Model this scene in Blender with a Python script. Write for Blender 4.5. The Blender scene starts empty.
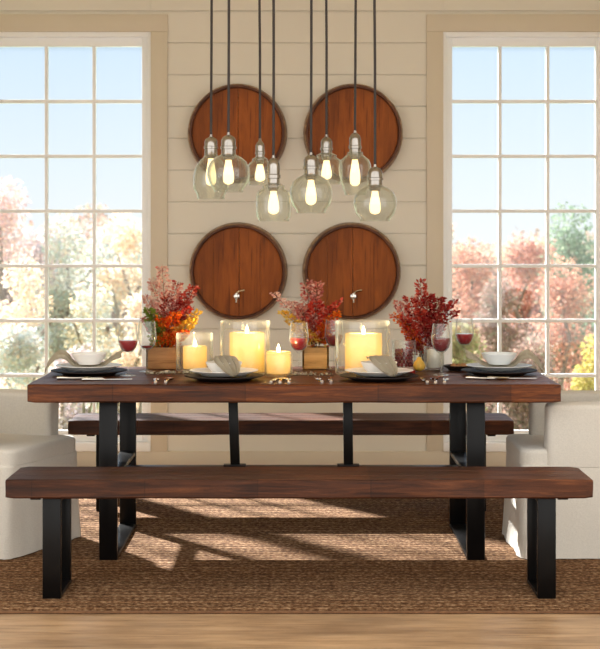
import bpy, bmesh, math, random
from mathutils import Vector, Matrix, noise
R = random.Random(7)
PI = math.pi
C = bpy.context.scene.collection
F = 1700.0; CAMH = 1.39; HZ = 235.0

def at(px, py, Y):
    return Vector(((px-300.0)*Y/F, Y, CAMH-(py-HZ)*Y/F))
def X(px, Y): return (px-300.0)*Y/F
def Z(py, Y): return CAMH-(py-HZ)*Y/F

# ------------------------------------------------------------------ materials
def mat(name):
    m = bpy.data.materials.new(name); m.use_nodes = True
    nt = m.node_tree; nt.nodes.clear()
    out = nt.nodes.new('ShaderNodeOutputMaterial')
    return m, nt, out
def N(nt, t, **kw):
    n = nt.nodes.new(t)
    for k, v in kw.items():
        if k in n.inputs: n.inputs[k].default_value = v
        else: setattr(n, k, v)
    return n
def L(nt, a, b): nt.links.new(a, b)
def s2l(c):
    return tuple(((x/255.0)/12.92 if x/255.0 <= .04045 else ((x/255.0+.055)/1.055)**2.4) for x in c)+(1.0,)
def ramp(nt, stops):
    r = nt.nodes.new('ShaderNodeValToRGB')
    e = r.color_ramp.elements
    while len(e) < len(stops): e.new(.5)
    for i, (p, c) in enumerate(stops):
        e[i].position = p; e[i].color = c if len(c) == 4 else tuple(c)+(1,)
    return r
def plain(name, col, rough=.6, metal=0.0, bump=0.0, bscale=60, var=0.06, spec=.5, sheen=0):
    m, nt, out = mat(name)
    p = N(nt, 'ShaderNodeBsdfPrincipled', Roughness=rough, Metallic=metal)
    p.inputs['Specular IOR Level'].default_value = spec
    tc = N(nt, 'ShaderNodeTexCoord'); nz = N(nt, 'ShaderNodeTexNoise', Scale=bscale, Detail=4.0)
    L(nt, tc.outputs['Object'], nz.inputs['Vector'])
    c = s2l(col)
    r = ramp(nt, [(.3, tuple(x*(1-var) for x in c[:3])), (.7, tuple(min(1, x*(1+var)) for x in c[:3]))])
    L(nt, nz.outputs['Fac'], r.inputs['Fac']); L(nt, r.outputs['Color'], p.inputs['Base Color'])
    if sheen: p.inputs['Sheen Weight'].default_value = sheen
    if bump:
        b = N(nt, 'ShaderNodeBump', Strength=bump, Distance=.004)
        L(nt, nz.outputs['Fac'], b.inputs['Height']); L(nt, b.outputs['Normal'], p.inputs['Normal'])
    L(nt, p.outputs[0], out.inputs[0])
    return m
def wood(name, dark, mid, light, axis='X', rough=.45, patch=2.2, grain=9.0, bump=.25, block=0.0):
    m, nt, out = mat(name)
    p = N(nt, 'ShaderNodeBsdfPrincipled', Roughness=rough)
    p.inputs['Specular IOR Level'].default_value = .3
    tc = N(nt, 'ShaderNodeTexCoord')
    mp = N(nt, 'ShaderNodeMapping')
    sc = {'X': (1.1, grain, grain), 'Y': (grain, 1.1, grain), 'Z': (grain, grain, 1.1)}[axis]
    mp.inputs['Scale'].default_value = sc
    L(nt, tc.outputs['Object'], mp.inputs['Vector'])
    n1 = N(nt, 'ShaderNodeTexNoise', Scale=3.0, Detail=10.0, Roughness=.72, Distortion=.5)
    L(nt, mp.outputs[0], n1.inputs['Vector'])
    r = ramp(nt, [(.28, s2l(dark)), (.5, s2l(mid)), (.74, s2l(light))])
    L(nt, n1.outputs['Fac'], r.inputs['Fac'])
    n2 = N(nt, 'ShaderNodeTexNoise', Scale=patch, Detail=3.0)
    mp2 = N(nt, 'ShaderNodeMapping')
    mp2.inputs['Scale'].default_value = {'X': (1, 3, 3), 'Y': (3, 1, 3), 'Z': (3, 3, 1)}[axis]
    L(nt, tc.outputs['Object'], mp2.inputs['Vector']); L(nt, mp2.outputs[0], n2.inputs['Vector'])
    r2 = ramp(nt, [(.3, (.55, .5, .48)), (.7, (1.25, 1.2, 1.15))])
    L(nt, n2.outputs['Fac'], r2.inputs['Fac'])
    mx = N(nt, 'ShaderNodeMix', data_type='RGBA', blend_type='MULTIPLY')
    mx.inputs[0].default_value = .8
    L(nt, r.outputs[0], mx.inputs[6]); L(nt, r2.outputs[0], mx.inputs[7])
    # fine dark checks
    mp3 = N(nt, 'ShaderNodeMapping')
    mp3.inputs['Scale'].default_value = {'X': (1.5, 40, 40), 'Y': (40, 1.5, 40), 'Z': (40, 40, 1.5)}[axis]
    L(nt, tc.outputs['Object'], mp3.inputs['Vector'])
    n3 = N(nt, 'ShaderNodeTexNoise', Scale=2.0, Detail=2.0); L(nt, mp3.outputs[0], n3.inputs['Vector'])
    r3 = ramp(nt, [(.30, (.35, .3, .28)), (.40, (1, 1, 1))]); L(nt, n3.outputs['Fac'], r3.inputs['Fac'])
    mx2 = N(nt, 'ShaderNodeMix', data_type='RGBA', blend_type='MULTIPLY'); mx2.inputs[0].default_value = .7
    L(nt, mx.outputs[2], mx2.inputs[6]); L(nt, r3.outputs[0], mx2.inputs[7])
    last = mx2.outputs[2]
    if block:          # reclaimed pieces butted end to end, each of its own tone
        sx = N(nt, 'ShaderNodeSeparateXYZ'); L(nt, tc.outputs['Object'], sx.inputs[0])
        ay = N(nt, 'ShaderNodeMath', operation='MULTIPLY_ADD'); ay.inputs[1].default_value = 1.0/block; ay.inputs[2].default_value = .37
        L(nt, sx.outputs['X'], ay.inputs[0])
        fl = N(nt, 'ShaderNodeMath', operation='FLOOR'); L(nt, ay.outputs[0], fl.inputs[0])
        wn = N(nt, 'ShaderNodeTexWhiteNoise', noise_dimensions='1D'); L(nt, fl.outputs[0], wn.inputs['W'])
        r4 = ramp(nt, [(0, (.72, .68, .66)), (1, (1.3, 1.26, 1.2))]); L(nt, wn.outputs['Value'], r4.inputs['Fac'])
        fc = N(nt, 'ShaderNodeMath', operation='FRACT'); L(nt, ay.outputs[0], fc.inputs[0])
        r5 = ramp(nt, [(0, (.45, .42, .4)), (.012, (1, 1, 1))]); L(nt, fc.outputs[0], r5.inputs['Fac'])
        for rr in (r4, r5):
            m3 = N(nt, 'ShaderNodeMix', data_type='RGBA', blend_type='MULTIPLY'); m3.inputs[0].default_value = 1
            L(nt, last, m3.inputs[6]); L(nt, rr.outputs[0], m3.inputs[7]); last = m3.outputs[2]
    L(nt, last, p.inputs['Base Color'])
    b = N(nt, 'ShaderNodeBump', Strength=bump, Distance=.003)
    L(nt, n1.outputs['Fac'], b.inputs['Height']); L(nt, b.outputs['Normal'], p.inputs['Normal'])
    L(nt, p.outputs[0], out.inputs[0])
    return m
def glassy(name, tint=(1, 1, 1), edge=(.75, .78, .76), gloss=1.0, body=0.0, rim=0.0):
    m, nt, out = mat(name)
    lw = N(nt, 'ShaderNodeLayerWeight', Blend=.35)
    r = ramp(nt, [(.35, tint), (.95, edge)]); L(nt, lw.outputs['Facing'], r.inputs['Fac'])
    t = N(nt, 'ShaderNodeBsdfTransparent'); L(nt, r.outputs[0], t.inputs['Color'])
    g = N(nt, 'ShaderNodeBsdfGlossy', Roughness=.03); g.inputs['Color'].default_value = (gloss, gloss, gloss, 1)
    lf = N(nt, 'ShaderNodeLayerWeight', Blend=.5)     # Schlick reflectance, the same on both sides of the thin wall
    pw = N(nt, 'ShaderNodeMath', operation='POWER'); pw.inputs[1].default_value = 4.0; L(nt, lf.outputs['Facing'], pw.inputs[0])
    fr = N(nt, 'ShaderNodeMath', operation='MULTIPLY_ADD'); fr.inputs[1].default_value = .85; fr.inputs[2].default_value = .035
    L(nt, pw.outputs[0], fr.inputs[0])
    mx = N(nt, 'ShaderNodeMixShader'); L(nt, fr.outputs[0], mx.inputs[0])
    L(nt, t.outputs[0], mx.inputs[1]); L(nt, g.outputs[0], mx.inputs[2])
    last = mx
    if body:  # white scatter mixed in; rim whitens edges to imitate the light they catch
        d = N(nt, 'ShaderNodeBsdfTranslucent'); d.inputs['Color'].default_value = (.9, .95, .92, 1)
        d2 = N(nt, 'ShaderNodeBsdfDiffuse'); d2.inputs['Color'].default_value = (.95, .97, .96, 1)
        ds = N(nt, 'ShaderNodeMixShader'); ds.inputs[0].default_value = .5; L(nt, d.outputs[0], ds.inputs[1]); L(nt, d2.outputs[0], ds.inputs[2]); d = ds
        m2 = N(nt, 'ShaderNodeMixShader')
        q = N(nt, 'ShaderNodeMath', operation='MULTIPLY_ADD', use_clamp=True); q.inputs[1].default_value = rim; q.inputs[2].default_value = body
        L(nt, pw.outputs[0], q.inputs[0]); L(nt, q.outputs[0], m2.inputs[0])
        L(nt, mx.outputs[0], m2.inputs[1]); L(nt, d.outputs[0], m2.inputs[2]); last = m2
    L(nt, last.outputs[0], out.inputs[0])
    return m
def emit(name, col, st):
    m, nt, out = mat(name)
    e = N(nt, 'ShaderNodeEmission', Strength=st); e.inputs['Color'].default_value = tuple(col)+(1,)
    L(nt, e.outputs[0], out.inputs[0]); return m
def leafy(name, cols, trans=.45):
    """leaf material: every leaf takes a colour of its own"""
    m, nt, out = mat(name)
    g = N(nt, 'ShaderNodeNewGeometry')
    r = ramp(nt, [(i/max(1, len(cols)-1), s2l(c)) for i, c in enumerate(cols)])
    L(nt, g.outputs['Random Per Island'], r.inputs['Fac'])
    d = N(nt, 'ShaderNodeBsdfDiffuse'); t = N(nt, 'ShaderNodeBsdfTranslucent')
    L(nt, r.outputs[0], d.inputs['Color']); L(nt, r.outputs[0], t.inputs['Color'])
    mx = N(nt, 'ShaderNodeMixShader'); mx.inputs[0].default_value = trans
    L(nt, d.outputs[0], mx.inputs[1]); L(nt, t.outputs[0], mx.inputs[2]); L(nt, mx.outputs[0], out.inputs[0])
    return m
def waxy(name, col, trans=.5):
    m, nt, out = mat(name)
    d = N(nt, 'ShaderNodeBsdfDiffuse'); t = N(nt, 'ShaderNodeBsdfTranslucent')
    tc = N(nt, 'ShaderNodeTexCoord'); nz = N(nt, 'ShaderNodeTexNoise', Scale=18.0, Detail=3.0)
    L(nt, tc.outputs['Object'], nz.inputs['Vector'])
    c = s2l(col); r = ramp(nt, [(.3, tuple(x*.92 for x in c[:3])), (.7, c)])
    L(nt, nz.outputs['Fac'], r.inputs['Fac'])
    L(nt, r.outputs[0], d.inputs['Color']); L(nt, r.outputs[0], t.inputs['Color'])
    mx = N(nt, 'ShaderNodeMixShader'); mx.inputs[0].default_value = trans
    L(nt, d.outputs[0], mx.inputs[1]); L(nt, t.outputs[0], mx.inputs[2]); L(nt, mx.outputs[0], out.inputs[0])
    return m

M = {}
M['wall'] = plain('cream_paint', (230, 224, 209), .55, bscale=3, var=.02)
M['casing'] = plain('tan_casing_paint', (218, 206, 184), .55, bscale=3, var=.02)
M['ceil'] = plain('ceiling_paint', (236, 226, 206), .8, bscale=3, var=.02)
M['white'] = plain('white_window_paint', (250, 251, 251), .35, bscale=4, var=.02)
M['table'] = wood('reclaimed_table_wood', (38, 17, 5), (90, 46, 16), (146, 84, 36), 'X', .42, grain=15.0, bump=.5, block=.56)
M['bench'] = wood('reclaimed_bench_wood', (34, 18, 10), (76, 42, 23), (120, 73, 42), 'X', .5, grain=15.0, bump=.5, block=.43)
M['lid'] = wood('barrel_wood', (118, 58, 16), (152, 82, 26), (172, 98, 36), 'Z', .6, patch=1.5)
M['stave'] = wood('pale_stave_wood', (96, 68, 46), (146, 114, 84), (186, 156, 122), 'Y', .4, patch=3.0)  # stave tone lightened all round, window light put into the colour
M['hoop'] = wood('barrel_stave_wood', (62, 34, 20), (92, 54, 32), (116, 74, 46), 'Z', .45)
M['steel'] = plain('black_steel', (10, 9, 9), .3, metal=0, spec=.2, bscale=30, var=.1)
M['linen'] = plain('linen_slipcover', (212, 206, 194), .9, bump=.35, bscale=160, var=.05, sheen=.2)
M['floor'] = wood('oak_floor', (150, 120, 88), (186, 154, 118), (206, 178, 142), 'X', .4, bump=.05)
M['cord'] = plain('dark_cord', (58, 52, 50), .7)
M['nickel'] = plain('aged_nickel', (166, 160, 152), .2, metal=.95, bscale=20, var=.15)
M['silver'] = plain('silver', (222, 218, 208), .18, metal=1.0, bscale=20, var=.06)
M['pewter'] = plain('dark_pewter', (38, 30, 28), .55, metal=.0, spec=.2, bscale=20, var=.12)
M['china'] = plain('white_china', (244, 242, 238), .3, bscale=6, var=.015)
M['china_grey'] = plain('grey_white_china', (226, 230, 230), .3, bscale=6, var=.015)
M['glass'] = glassy('clear_glass', (.985, .99, .985), (.70, .74, .73), body=.028, rim=.75)
M['pane'] = glassy('window_glass', (.985, .99, .99), (.97, .98, .98))
M['shade'] = glassy('smoky_shade_glass', (.92, .93, .915), (.40, .43, .40), body=.03, rim=.4)
M['wine'] = plain('red_wine', (122, 8, 18), .12, bscale=5, var=.05)
M['rose_wine'] = plain('bright_red_wine', (158, 12, 24), .12, bscale=5, var=.05)
M['bulb'] = emit('glowing_bulb', (1.0, .74, .36), 3.0)
M['filament'] = emit('filament', (1.0, .75, .4), 30.0)
M['flame'] = emit('candle_flame', (1.0, .72, .30), 30.0)
M['wax'] = waxy('ivory_wax', (255, 240, 190), .5)
M['wax_white'] = waxy('white_wax', (240, 236, 222), .3)
M['wick'] = plain('wick', (30, 24, 20), .9)
M['box'] = wood('gilded_wood', (170, 128, 70), (212, 168, 102), (232, 196, 134), 'X', .5)
M['box_brown'] = wood('brown_bark_wood', (126, 86, 50), (172, 126, 80), (200, 156, 106), 'X', .6)
M['berry'] = plain('dark_red_berry', (126, 20, 26), .3)
M['stem'] = plain('brown_stem', (92, 70, 48), .8)
M['napkin'] = None
M['nut'] = plain('hazelnut_shell', (172, 122, 78), .5)
M['gourd'] = plain('mottled_yellow_gourd', (222, 178, 74), .5, bscale=40, var=.25)
M['grass'] = plain('lawn', (128, 146, 96), .9, bscale=2, var=.2)
M['bark'] = plain('tree_bark', (120, 104, 96), .9, bscale=6, var=.2)

def napkin_mat():
    m, nt, out = mat('striped_linen_napkin')
    p = N(nt, 'ShaderNodeBsdfPrincipled', Roughness=.9)
    tc = N(nt, 'ShaderNodeTexCoord')
    w = N(nt, 'ShaderNodeTexWave', Scale=18.0, Distortion=.4); w.bands_direction = 'X'
    L(nt, tc.outputs['UV'], w.inputs['Vector'])
    r = ramp(nt, [(.25, s2l((178, 166, 142))), (.55, s2l((228, 220, 202)))]); L(nt, w.outputs['Fac'], r.inputs['Fac'])
    L(nt, r.outputs[0], p.inputs['Base Color']); L(nt, p.outputs[0], out.inputs[0]); return m
M['napkin'] = napkin_mat()
def rug_mat():
    m, nt, out = mat('braided_jute')
    p = N(nt, 'ShaderNodeBsdfPrincipled', Roughness=.95); p.inputs['Specular IOR Level'].default_value = .1
    tc = N(nt, 'ShaderNodeTexCoord')
    mp = N(nt, 'ShaderNodeMapping'); mp.inputs['Scale'].default_value = (1, 1, 1)
    L(nt, tc.outputs['Object'], mp.inputs['Vector'])
    w = N(nt, 'ShaderNodeTexWave', Scale=5.7, Distortion=.9, Detail=2.0); w.bands_direction = 'Y'
    w.inputs['Detail Scale'].default_value = 3.0
    L(nt, mp.outputs[0], w.inputs['Vector'])
    mp2 = N(nt, 'ShaderNodeMapping'); mp2.inputs['Scale'].default_value = (60, 62, 20)
    L(nt, tc.outputs['Object'], mp2.inputs['Vector'])
    n1 = N(nt, 'ShaderNodeTexNoise', Scale=1.0, Detail=3.0, Roughness=.7); L(nt, mp2.outputs[0], n1.inputs['Vector'])
    mp3 = N(nt, 'ShaderNodeMapping'); mp3.inputs['Scale'].default_value = (1.5, 12, 1)
    L(nt, tc.outputs['Object'], mp3.inputs['Vector'])
    n2 = N(nt, 'ShaderNodeTexNoise', Scale=1.5, Detail=3.0); L(nt, mp3.outputs[0], n2.inputs['Vector'])
    r = ramp(nt, [(.32, s2l((66, 43, 26))), (.5, s2l((116, 84, 57))), (.7, s2l((184, 154, 120)))])
    L(nt, n1.outputs['Fac'], r.inputs['Fac'])
    r2 = ramp(nt, [(.3, (.72, .68, .64)), (.7, (1.15, 1.12, 1.1))]); L(nt, n2.outputs['Fac'], r2.inputs['Fac'])
    mx = N(nt, 'ShaderNodeMix', data_type='RGBA', blend_type='MULTIPLY'); mx.inputs[0].default_value = 1
    L(nt, r.outputs[0], mx.inputs[6]); L(nt, r2.outputs[0], mx.inputs[7])
    r6 = ramp(nt, [(.05, (.66, .62, .58)), (.45, (1.06, 1.05, 1.04))]); L(nt, w.outputs['Fac'], r6.inputs['Fac'])
    m6 = N(nt, 'ShaderNodeMix', data_type='RGBA', blend_type='MULTIPLY'); m6.inputs[0].default_value = .8
    L(nt, mx.outputs[2], m6.inputs[6]); L(nt, r6.outputs[0], m6.inputs[7])
    L(nt, m6.outputs[2], p.inputs['Base Color'])
    ad = N(nt, 'ShaderNodeMath', operation='ADD'); L(nt, w.outputs['Fac'], ad.inputs[0]); L(nt, n1.outputs['Fac'], ad.inputs[1])
    b = N(nt, 'ShaderNodeBump', Strength=.8, Distance=.006); L(nt, ad.outputs[0], b.inputs['Height'])
    L(nt, b.outputs['Normal'], p.inputs['Normal']); L(nt, p.outputs[0], out.inputs[0]); return m
M['rug'] = rug_mat()
M['rug_edge'] = plain('dark_jute_binding', (112, 78, 50), .95, bump=.5, bscale=60, var=.25)

# ------------------------------------------------------------------ mesh helpers
def obj(name, bm, m, parent=None, smooth=30, loc=None):
    me = bpy.data.meshes.new(name)
    bmesh.ops.recalc_face_normals(bm, faces=bm.faces)
    bm.to_mesh(me); bm.free()
    if smooth:
        me.polygons.foreach_set('use_smooth', [True]*len(me.polygons))
        me.set_sharp_from_angle(angle=math.radians(smooth))
    if m: me.materials.append(m)
    o = bpy.data.objects.new(name, me); C.objects.link(o)
    if parent: o.parent = parent
    if loc: o.location = loc
    return o
def thing(name, label, cat, loc=(0, 0, 0), rz=0, group=None):
    o = bpy.data.objects.new(name, None); C.objects.link(o)
    o.location = loc; o.rotation_euler = (0, 0, rz); o.empty_display_size = .05
    return tag(o, label, cat, group)
def tag(o, label, cat, group=None):
    o['label'] = label; o['category'] = cat
    if group: o['group'] = group
    return o
def struct(o):
    o['kind'] = 'structure'; return o
def dup(root, loc, rz, label=None, group=None, scale=None):
    r = root.copy(); C.objects.link(r); r.location = loc; r.rotation_euler = (0, 0, rz)
    if scale: r.scale = (scale, scale, scale)
    if label: r['label'] = label
    if group: r['group'] = group
    for ch in list(root.children):
        c = ch.copy(); C.objects.link(c); c.parent = r
        for g in ch.children:
            d = g.copy(); C.objects.link(d); d.parent = c
    return r
def add_box(bm, x0, x1, y0, y1, z0, z1, bev=0.0, seg=2):
    b = bmesh.new(); bmesh.ops.create_cube(b, size=1)
    bmesh.ops.scale(b, vec=(x1-x0, y1-y0, z1-z0), verts=b.verts)
    bmesh.ops.translate(b, vec=((x0+x1)/2, (y0+y1)/2, (z0+z1)/2), verts=b.verts)
    if bev: bmesh.ops.bevel(b, geom=b.edges[:], offset=bev, segments=seg, affect='EDGES', profile=.5)
    merge(bm, b)
def merge(bm, b, mtx=None):
    if mtx is not None: b.transform(mtx)
    vs = [bm.verts.new(v.co) for v in b.verts]; b.verts.index_update()
    for f in b.faces: bm.faces.new([vs[v.index] for v in f.verts])
    b.free()
def add_lathe(bm, prof, n=32, ctr=(0, 0, 0), mtx=None):
    """prof: (r, z) list; r==0 ends are poles"""
    b = bmesh.new(); rings = []
    for r, z in prof:
        if r < 1e-6: rings.append([b.verts.new((0, 0, z))])
        else: rings.append([b.verts.new((r*math.cos(2*PI*k/n), r*math.sin(2*PI*k/n), z)) for k in range(n)])
    for a, c in zip(rings, rings[1:]):
        for k in range(n):
            q = (k+1) % n
            if len(a) == 1 and len(c) == 1: continue
            if len(a) == 1: b.faces.new((a[0], c[k], c[q]))
            elif len(c) == 1: b.faces.new((a[k], c[0], a[q]))
            else: b.faces.new((a[k], c[k], c[q], a[q]))
    bmesh.ops.translate(b, vec=ctr, verts=b.verts)
    merge(bm, b, mtx)
def lathe(prof, n=32, ctr=(0, 0, 0), mtx=None):
    bm = bmesh.new(); add_lathe(bm, prof, n, ctr, mtx); return bm
def add_tube(bm, pts, rad, n=8, cap=True):
    pts = [Vector(p) for p in pts]
    rads = rad if isinstance(rad, (list, tuple)) else [rad]*len(pts)
    rings = []
    up = Vector((0, 0, 1))
    for i, p in enumerate(pts):
        t = (pts[min(i+1, len(pts)-1)]-pts[max(i-1, 0)]).normalized()
        a = t.cross(up if abs(t.dot(up)) < .95 else Vector((1, 0, 0))).normalized(); c = t.cross(a)
        rings.append([bm.verts.new(p+rads[i]*(math.cos(2*PI*k/n)*a+math.sin(2*PI*k/n)*c)) for k in range(n)])
    for a, c in zip(rings, rings[1:]):
        for k in range(n): bm.faces.new((a[k], a[(k+1) % n], c[(k+1) % n], c[k]))
    if cap: bm.faces.new(rings[0]); bm.faces.new(rings[-1])
def box(*a, **k):
    bm = bmesh.new(); add_box(bm, *a, **k); return bm
def leaf(bm, p, d, size, rnd, wide=.55):
    """one small bent leaf (two quads) from p along d"""
    d = d.normalized(); s = d.cross(Vector((rnd.uniform(-1, 1), rnd.uniform(-1, 1), rnd.uniform(-1, 1))))
    if s.length < 1e-4: s = Vector((1, 0, 0))
    s.normalize(); nrm = d.cross(s)
    w = size*wide*.5
    a = bm.verts.new(p); b = bm.verts.new(p+d*size*.5+s*w+nrm*size*.08)
    c = bm.verts.new(p+d*size); e = bm.verts.new(p+d*size*.5-s*w+nrm*size*.08)
    mdl = bm.verts.new(p+d*size*.5)
    bm.faces.new((a, b, mdl)); bm.faces.new((b, c, mdl)); bm.faces.new((c, e, mdl)); bm.faces.new((e, a, mdl))

# ------------------------------------------------------------------ room shell
YW = 10.30            # face of the back wall
SW = F/YW             # pixels per metre on it
FLOORZ = -.012        # the rug's top is z = 0
CEILZ = 3.05
XL, XR = -3.8, 3.8
YF = 5.4              # where the walls and ceiling end, on the camera's side
def wx(px): return (px-300)/SW
def wz(py): return CAMH-(py-HZ)/SW
WINS = [(wx(-12), wx(151)), (wx(443), wx(606)), (wx(-12)-1.09, wx(-12)-.09)]
WTOP, WBOT = wz(32), wz(447)

bm = bmesh.new()       # back wall: shiplap boards over a backing, with openings
segs_x = [XL]+sorted([x for w in WINS for x in (w[0], w[1])])+[XR]
def back_piece(x0, x1, z0, z1):
    add_box(bm, x0, x1, YW+.012, YW+.16, z0, z1)
pitch = 31.8/SW; z = wz(464); rows = []
base = wz(43)
k0 = math.floor((FLOORZ-base)/pitch)
zs = [base+pitch*k for k in range(k0, k0+24)]
def boards(x0, x1, z0, z1):
    back_piece(x0, x1, z0, z1)
    for a in zs:
        lo, hi = max(a+.003, z0), min(a+pitch-.003, z1)
        if hi-lo > .01: add_box(bm, x0, x1, YW, YW+.014, lo, hi, bev=.002, seg=1)
xs = segs_x
for i in range(0, len(xs)-1, 2): boards(xs[i], xs[i+1], FLOORZ, CEILZ)
for i in range(1, len(xs)-1, 2):
    boards(xs[i], xs[i+1], WTOP, CEILZ); boards(xs[i], xs[i+1], FLOORZ, WBOT)
struct(obj('wall_back', bm, M['wall']))
struct(obj('wall_left', box(XL-.15, XL, YF, YW+.16, FLOORZ, CEILZ), M['wall']))
struct(obj('wall_right', box(XR, XR+.15, YF, YW+.16, FLOORZ, CEILZ), M['wall']))
struct(obj('ceiling', box(XL-.15, XR+.15, YF, YW+.16, CEILZ, CEILZ+.15), M['ceil']))
struct(obj('floor', box(XL-.15, XR+.15, -1.5, YW+.16, FLOORZ-.1, FLOORZ), M['floor']))
struct(obj('baseboard_back', box(XL, XR, YW-.018, YW+.002, FLOORZ, wz(451), bev=.004), M['casing']))

for wi, (x0, x1) in enumerate(WINS):
    # flat tan casing boards round the opening
    bm = bmesh.new(); cw = 16.5/SW
    if wi == 2: add_box(bm, x0-cw, x0, YW-.02, YW+.004, wz(451), WTOP, bev=.003)
    elif wi == 0: add_box(bm, x0-.09+.004, x0, YW-.02, YW+.004, wz(451), WTOP, bev=.003)
    else: add_box(bm, x0-cw, x0, YW-.02, YW+.004, wz(451), WTOP, bev=.003)
    if wi != 2: add_box(bm, x1, x1+cw, YW-.02, YW+.004, wz(451), WTOP, bev=.003)
    add_box(bm, x0-(cw if wi != 0 else .086), x1+(cw if wi != 2 else 0), YW-.022, YW+.004, WTOP, WTOP+.105, bev=.003)
    struct(obj('trim_%d' % (wi+1), bm, M['casing']))
    w = bpy.data.objects.new('window_%d' % (wi+1), None); C.objects.link(w); struct(w)
    w.location = ((x0+x1)/2, YW, WBOT)
    hx = (x1-x0)/2; H = WTOP-WBOT
    px = 1/SW
    fl = fr = 9.6*px; ft = 14*px; fb = 16*px
    bm = bmesh.new()   # jamb liner and sash frame
    add_box(bm, -hx, -hx+.02, -.008, .16, 0, H, bev=.003); add_box(bm, hx-.02, hx, -.008, .16, 0, H, bev=.003)
    add_box(bm, -hx+.02, hx-.02, -.008, .16, H-.03, H, bev=.003)
    obj('window_jamb', bm, M['white'], w)
    bm = bmesh.new()
    add_box(bm, -hx+.02, -hx+fl, .022, .07, .03, H-.03, bev=.004); add_box(bm, hx-fr, hx-.02, .022, .07, .03, H-.03, bev=.004)
    add_box(bm, -hx+fl, hx-fr, .022, .07, H-ft, H-.03, bev=.004); add_box(bm, -hx+fl, hx-fr, .022, .07, .03, fb, bev=.004)
    obj('sash_frame', bm, M['white'], w)
    gx0, gx1, gz0, gz1 = -hx+fl, hx-fr, fb, H-ft
    bm = bmesh.new(); mw = .0105
    for k in (1, 2):
        xx = gx0+(gx1-gx0)*k/3; add_box(bm, xx-mw, xx+mw, .028, .064, gz0, gz1, bev=.003)
    for k in range(1, 7):
        zz = gz0+(gz1-gz0)*k/7; add_box(bm, gx0, gx1, .026, .066, zz-mw, zz+mw, bev=.003)
    obj('muntin_grid', bm, M['white'], w)
    obj('window_glass', box(gx0, gx1, .044, .048, gz0, gz1), M['pane'], w, smooth=0)
    bm = bmesh.new(); add_box(bm, -hx-.0, hx+.0, -.035, .16, -.025, .03, bev=.006)
    obj('window_sill', bm, M['white'], w)

# ground outside: a terrace, then a slope down to the trees
bm = bmesh.new()
prof = [(YW+.16, -.25), (15, -.35), (20, -2.2), (26, -4.2), (60, -5.0), (140, -4.0), (420, -2.0)]
prev = None
for y, zz in prof:
    row = [bm.verts.new((x, y, zz)) for x in (-160, -40, -8, 8, 40, 160)]
    if prev:
        for i in range(5): bm.faces.new((prev[i], prev[i+1], row[i+1], row[i]))
    prev = row
g = obj('ground', bm, M['grass']); g['kind'] = 'structure'
def ground_z(y):
    for (a, za), (b, zb) in zip(prof, prof[1:]):
        if a <= y <= b: return za+(zb-za)*(y-a)/(b-a)
    return -2

# ------------------------------------------------------------------ trees outside
def tree(px, top, wpx, Y, cols, label, n=9000, lsz=3.4, name='tree', low=.08):
    rnd = random.Random(int(px*7+top))
    s = F/Y; gz = ground_z(Y); x = (px-300)/s
    h = CAMH-(top-HZ)/s-gz; rad = wpx/s/2
    t = thing(name, label, 'shrub' if name == 'shrub' else 'tree', (x, Y, gz), 0, 'trees and shrubs beyond the windows')
    bm = bmesh.new()
    pts = [(rnd.uniform(-.08, .08)*k, rnd.uniform(-.08, .08)*k, h*.82*k/5) for k in range(6)]
    add_tube(bm, pts, [.05*h*.45*(1-.15*k) for k in range(6)], 8)
    for k in range(7):
        a = rnd.uniform(0, 2*PI); z0 = h*rnd.uniform(.25, .6)
        e = Vector((math.cos(a)*rad*.7, math.sin(a)*rad*.7, z0+h*.2))
        add_tube(bm, [(0, 0, z0), tuple(Vector((0, 0, z0)).lerp(e, .5)+Vector((0, 0, .1))), tuple(e)], [.012*h, .008*h, .003*h], 6)
    obj('trunk', bm, M['bark'], t)
    blobs = []
    for k in range(18):
        f = rnd.uniform(low, 1); a = rnd.uniform(0, 2*PI)
        ww = math.sin(PI*min(1, .22+.72*f))**.6
        rr = rad*ww*rnd.uniform(.2, .7)
        br = rad*rnd.uniform(.34, .55)
        blobs.append((Vector((math.cos(a)*rr, math.sin(a)*rr, max(br*.6, h*f-br))), br))
    blobs.append((Vector((0, 0, h-rad*.45)), rad*.45))
    bm = bmesh.new()
    for i in range(n):
        c, br = blobs[i % len(blobs)]
        d = Vector((rnd.gauss(0, 1), rnd.gauss(0, 1), rnd.gauss(0, 1))).normalized()
        p = c+d*br*rnd.random()**.4
        leaf(bm, p, d+Vector((rnd.uniform(-1, 1), rnd.uniform(-1, 1), rnd.uniform(-1, .4))), lsz/s*rnd.uniform(.7, 1.5), rnd, .75)
    obj('foliage', bm, leafy('leaves_'+label.split()[0], cols), t, smooth=0)
PALEPINK = [(226, 186, 176), (236, 208, 194), (208, 178, 186), (214, 206, 208)]  # left-window leaf palettes, paled so the colour carries haze and glare
PEACH = [(236, 208, 180), (240, 224, 200), (224, 186, 158), (206, 212, 212)]
CREAM = [(222, 214, 186), (230, 202, 168), (186, 194, 192), (208, 212, 208)]
SAGE = [(188, 200, 196), (214, 206, 188), (170, 186, 192), (224, 196, 170)]
LILAC = [(200, 178, 184), (212, 196, 186), (180, 172, 184), (220, 190, 172)]
PINK = [(210, 148, 128), (222, 176, 152), (184, 128, 114), (196, 176, 164)]
ROSE = [(198, 134, 118), (216, 164, 140), (172, 116, 108), (180, 160, 150)]
GREEN = [(128, 150, 126), (150, 170, 146), (112, 134, 116), (166, 176, 150)]
MAUVE = [(164, 134, 126), (186, 152, 138), (146, 124, 122), (156, 152, 130)]
YELLOW = [(206, 192, 104), (220, 206, 132), (186, 178, 104), (214, 190, 140)]
OLIVE = [(166, 162, 116), (186, 180, 136), (148, 144, 112), (196, 164, 132)]
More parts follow.
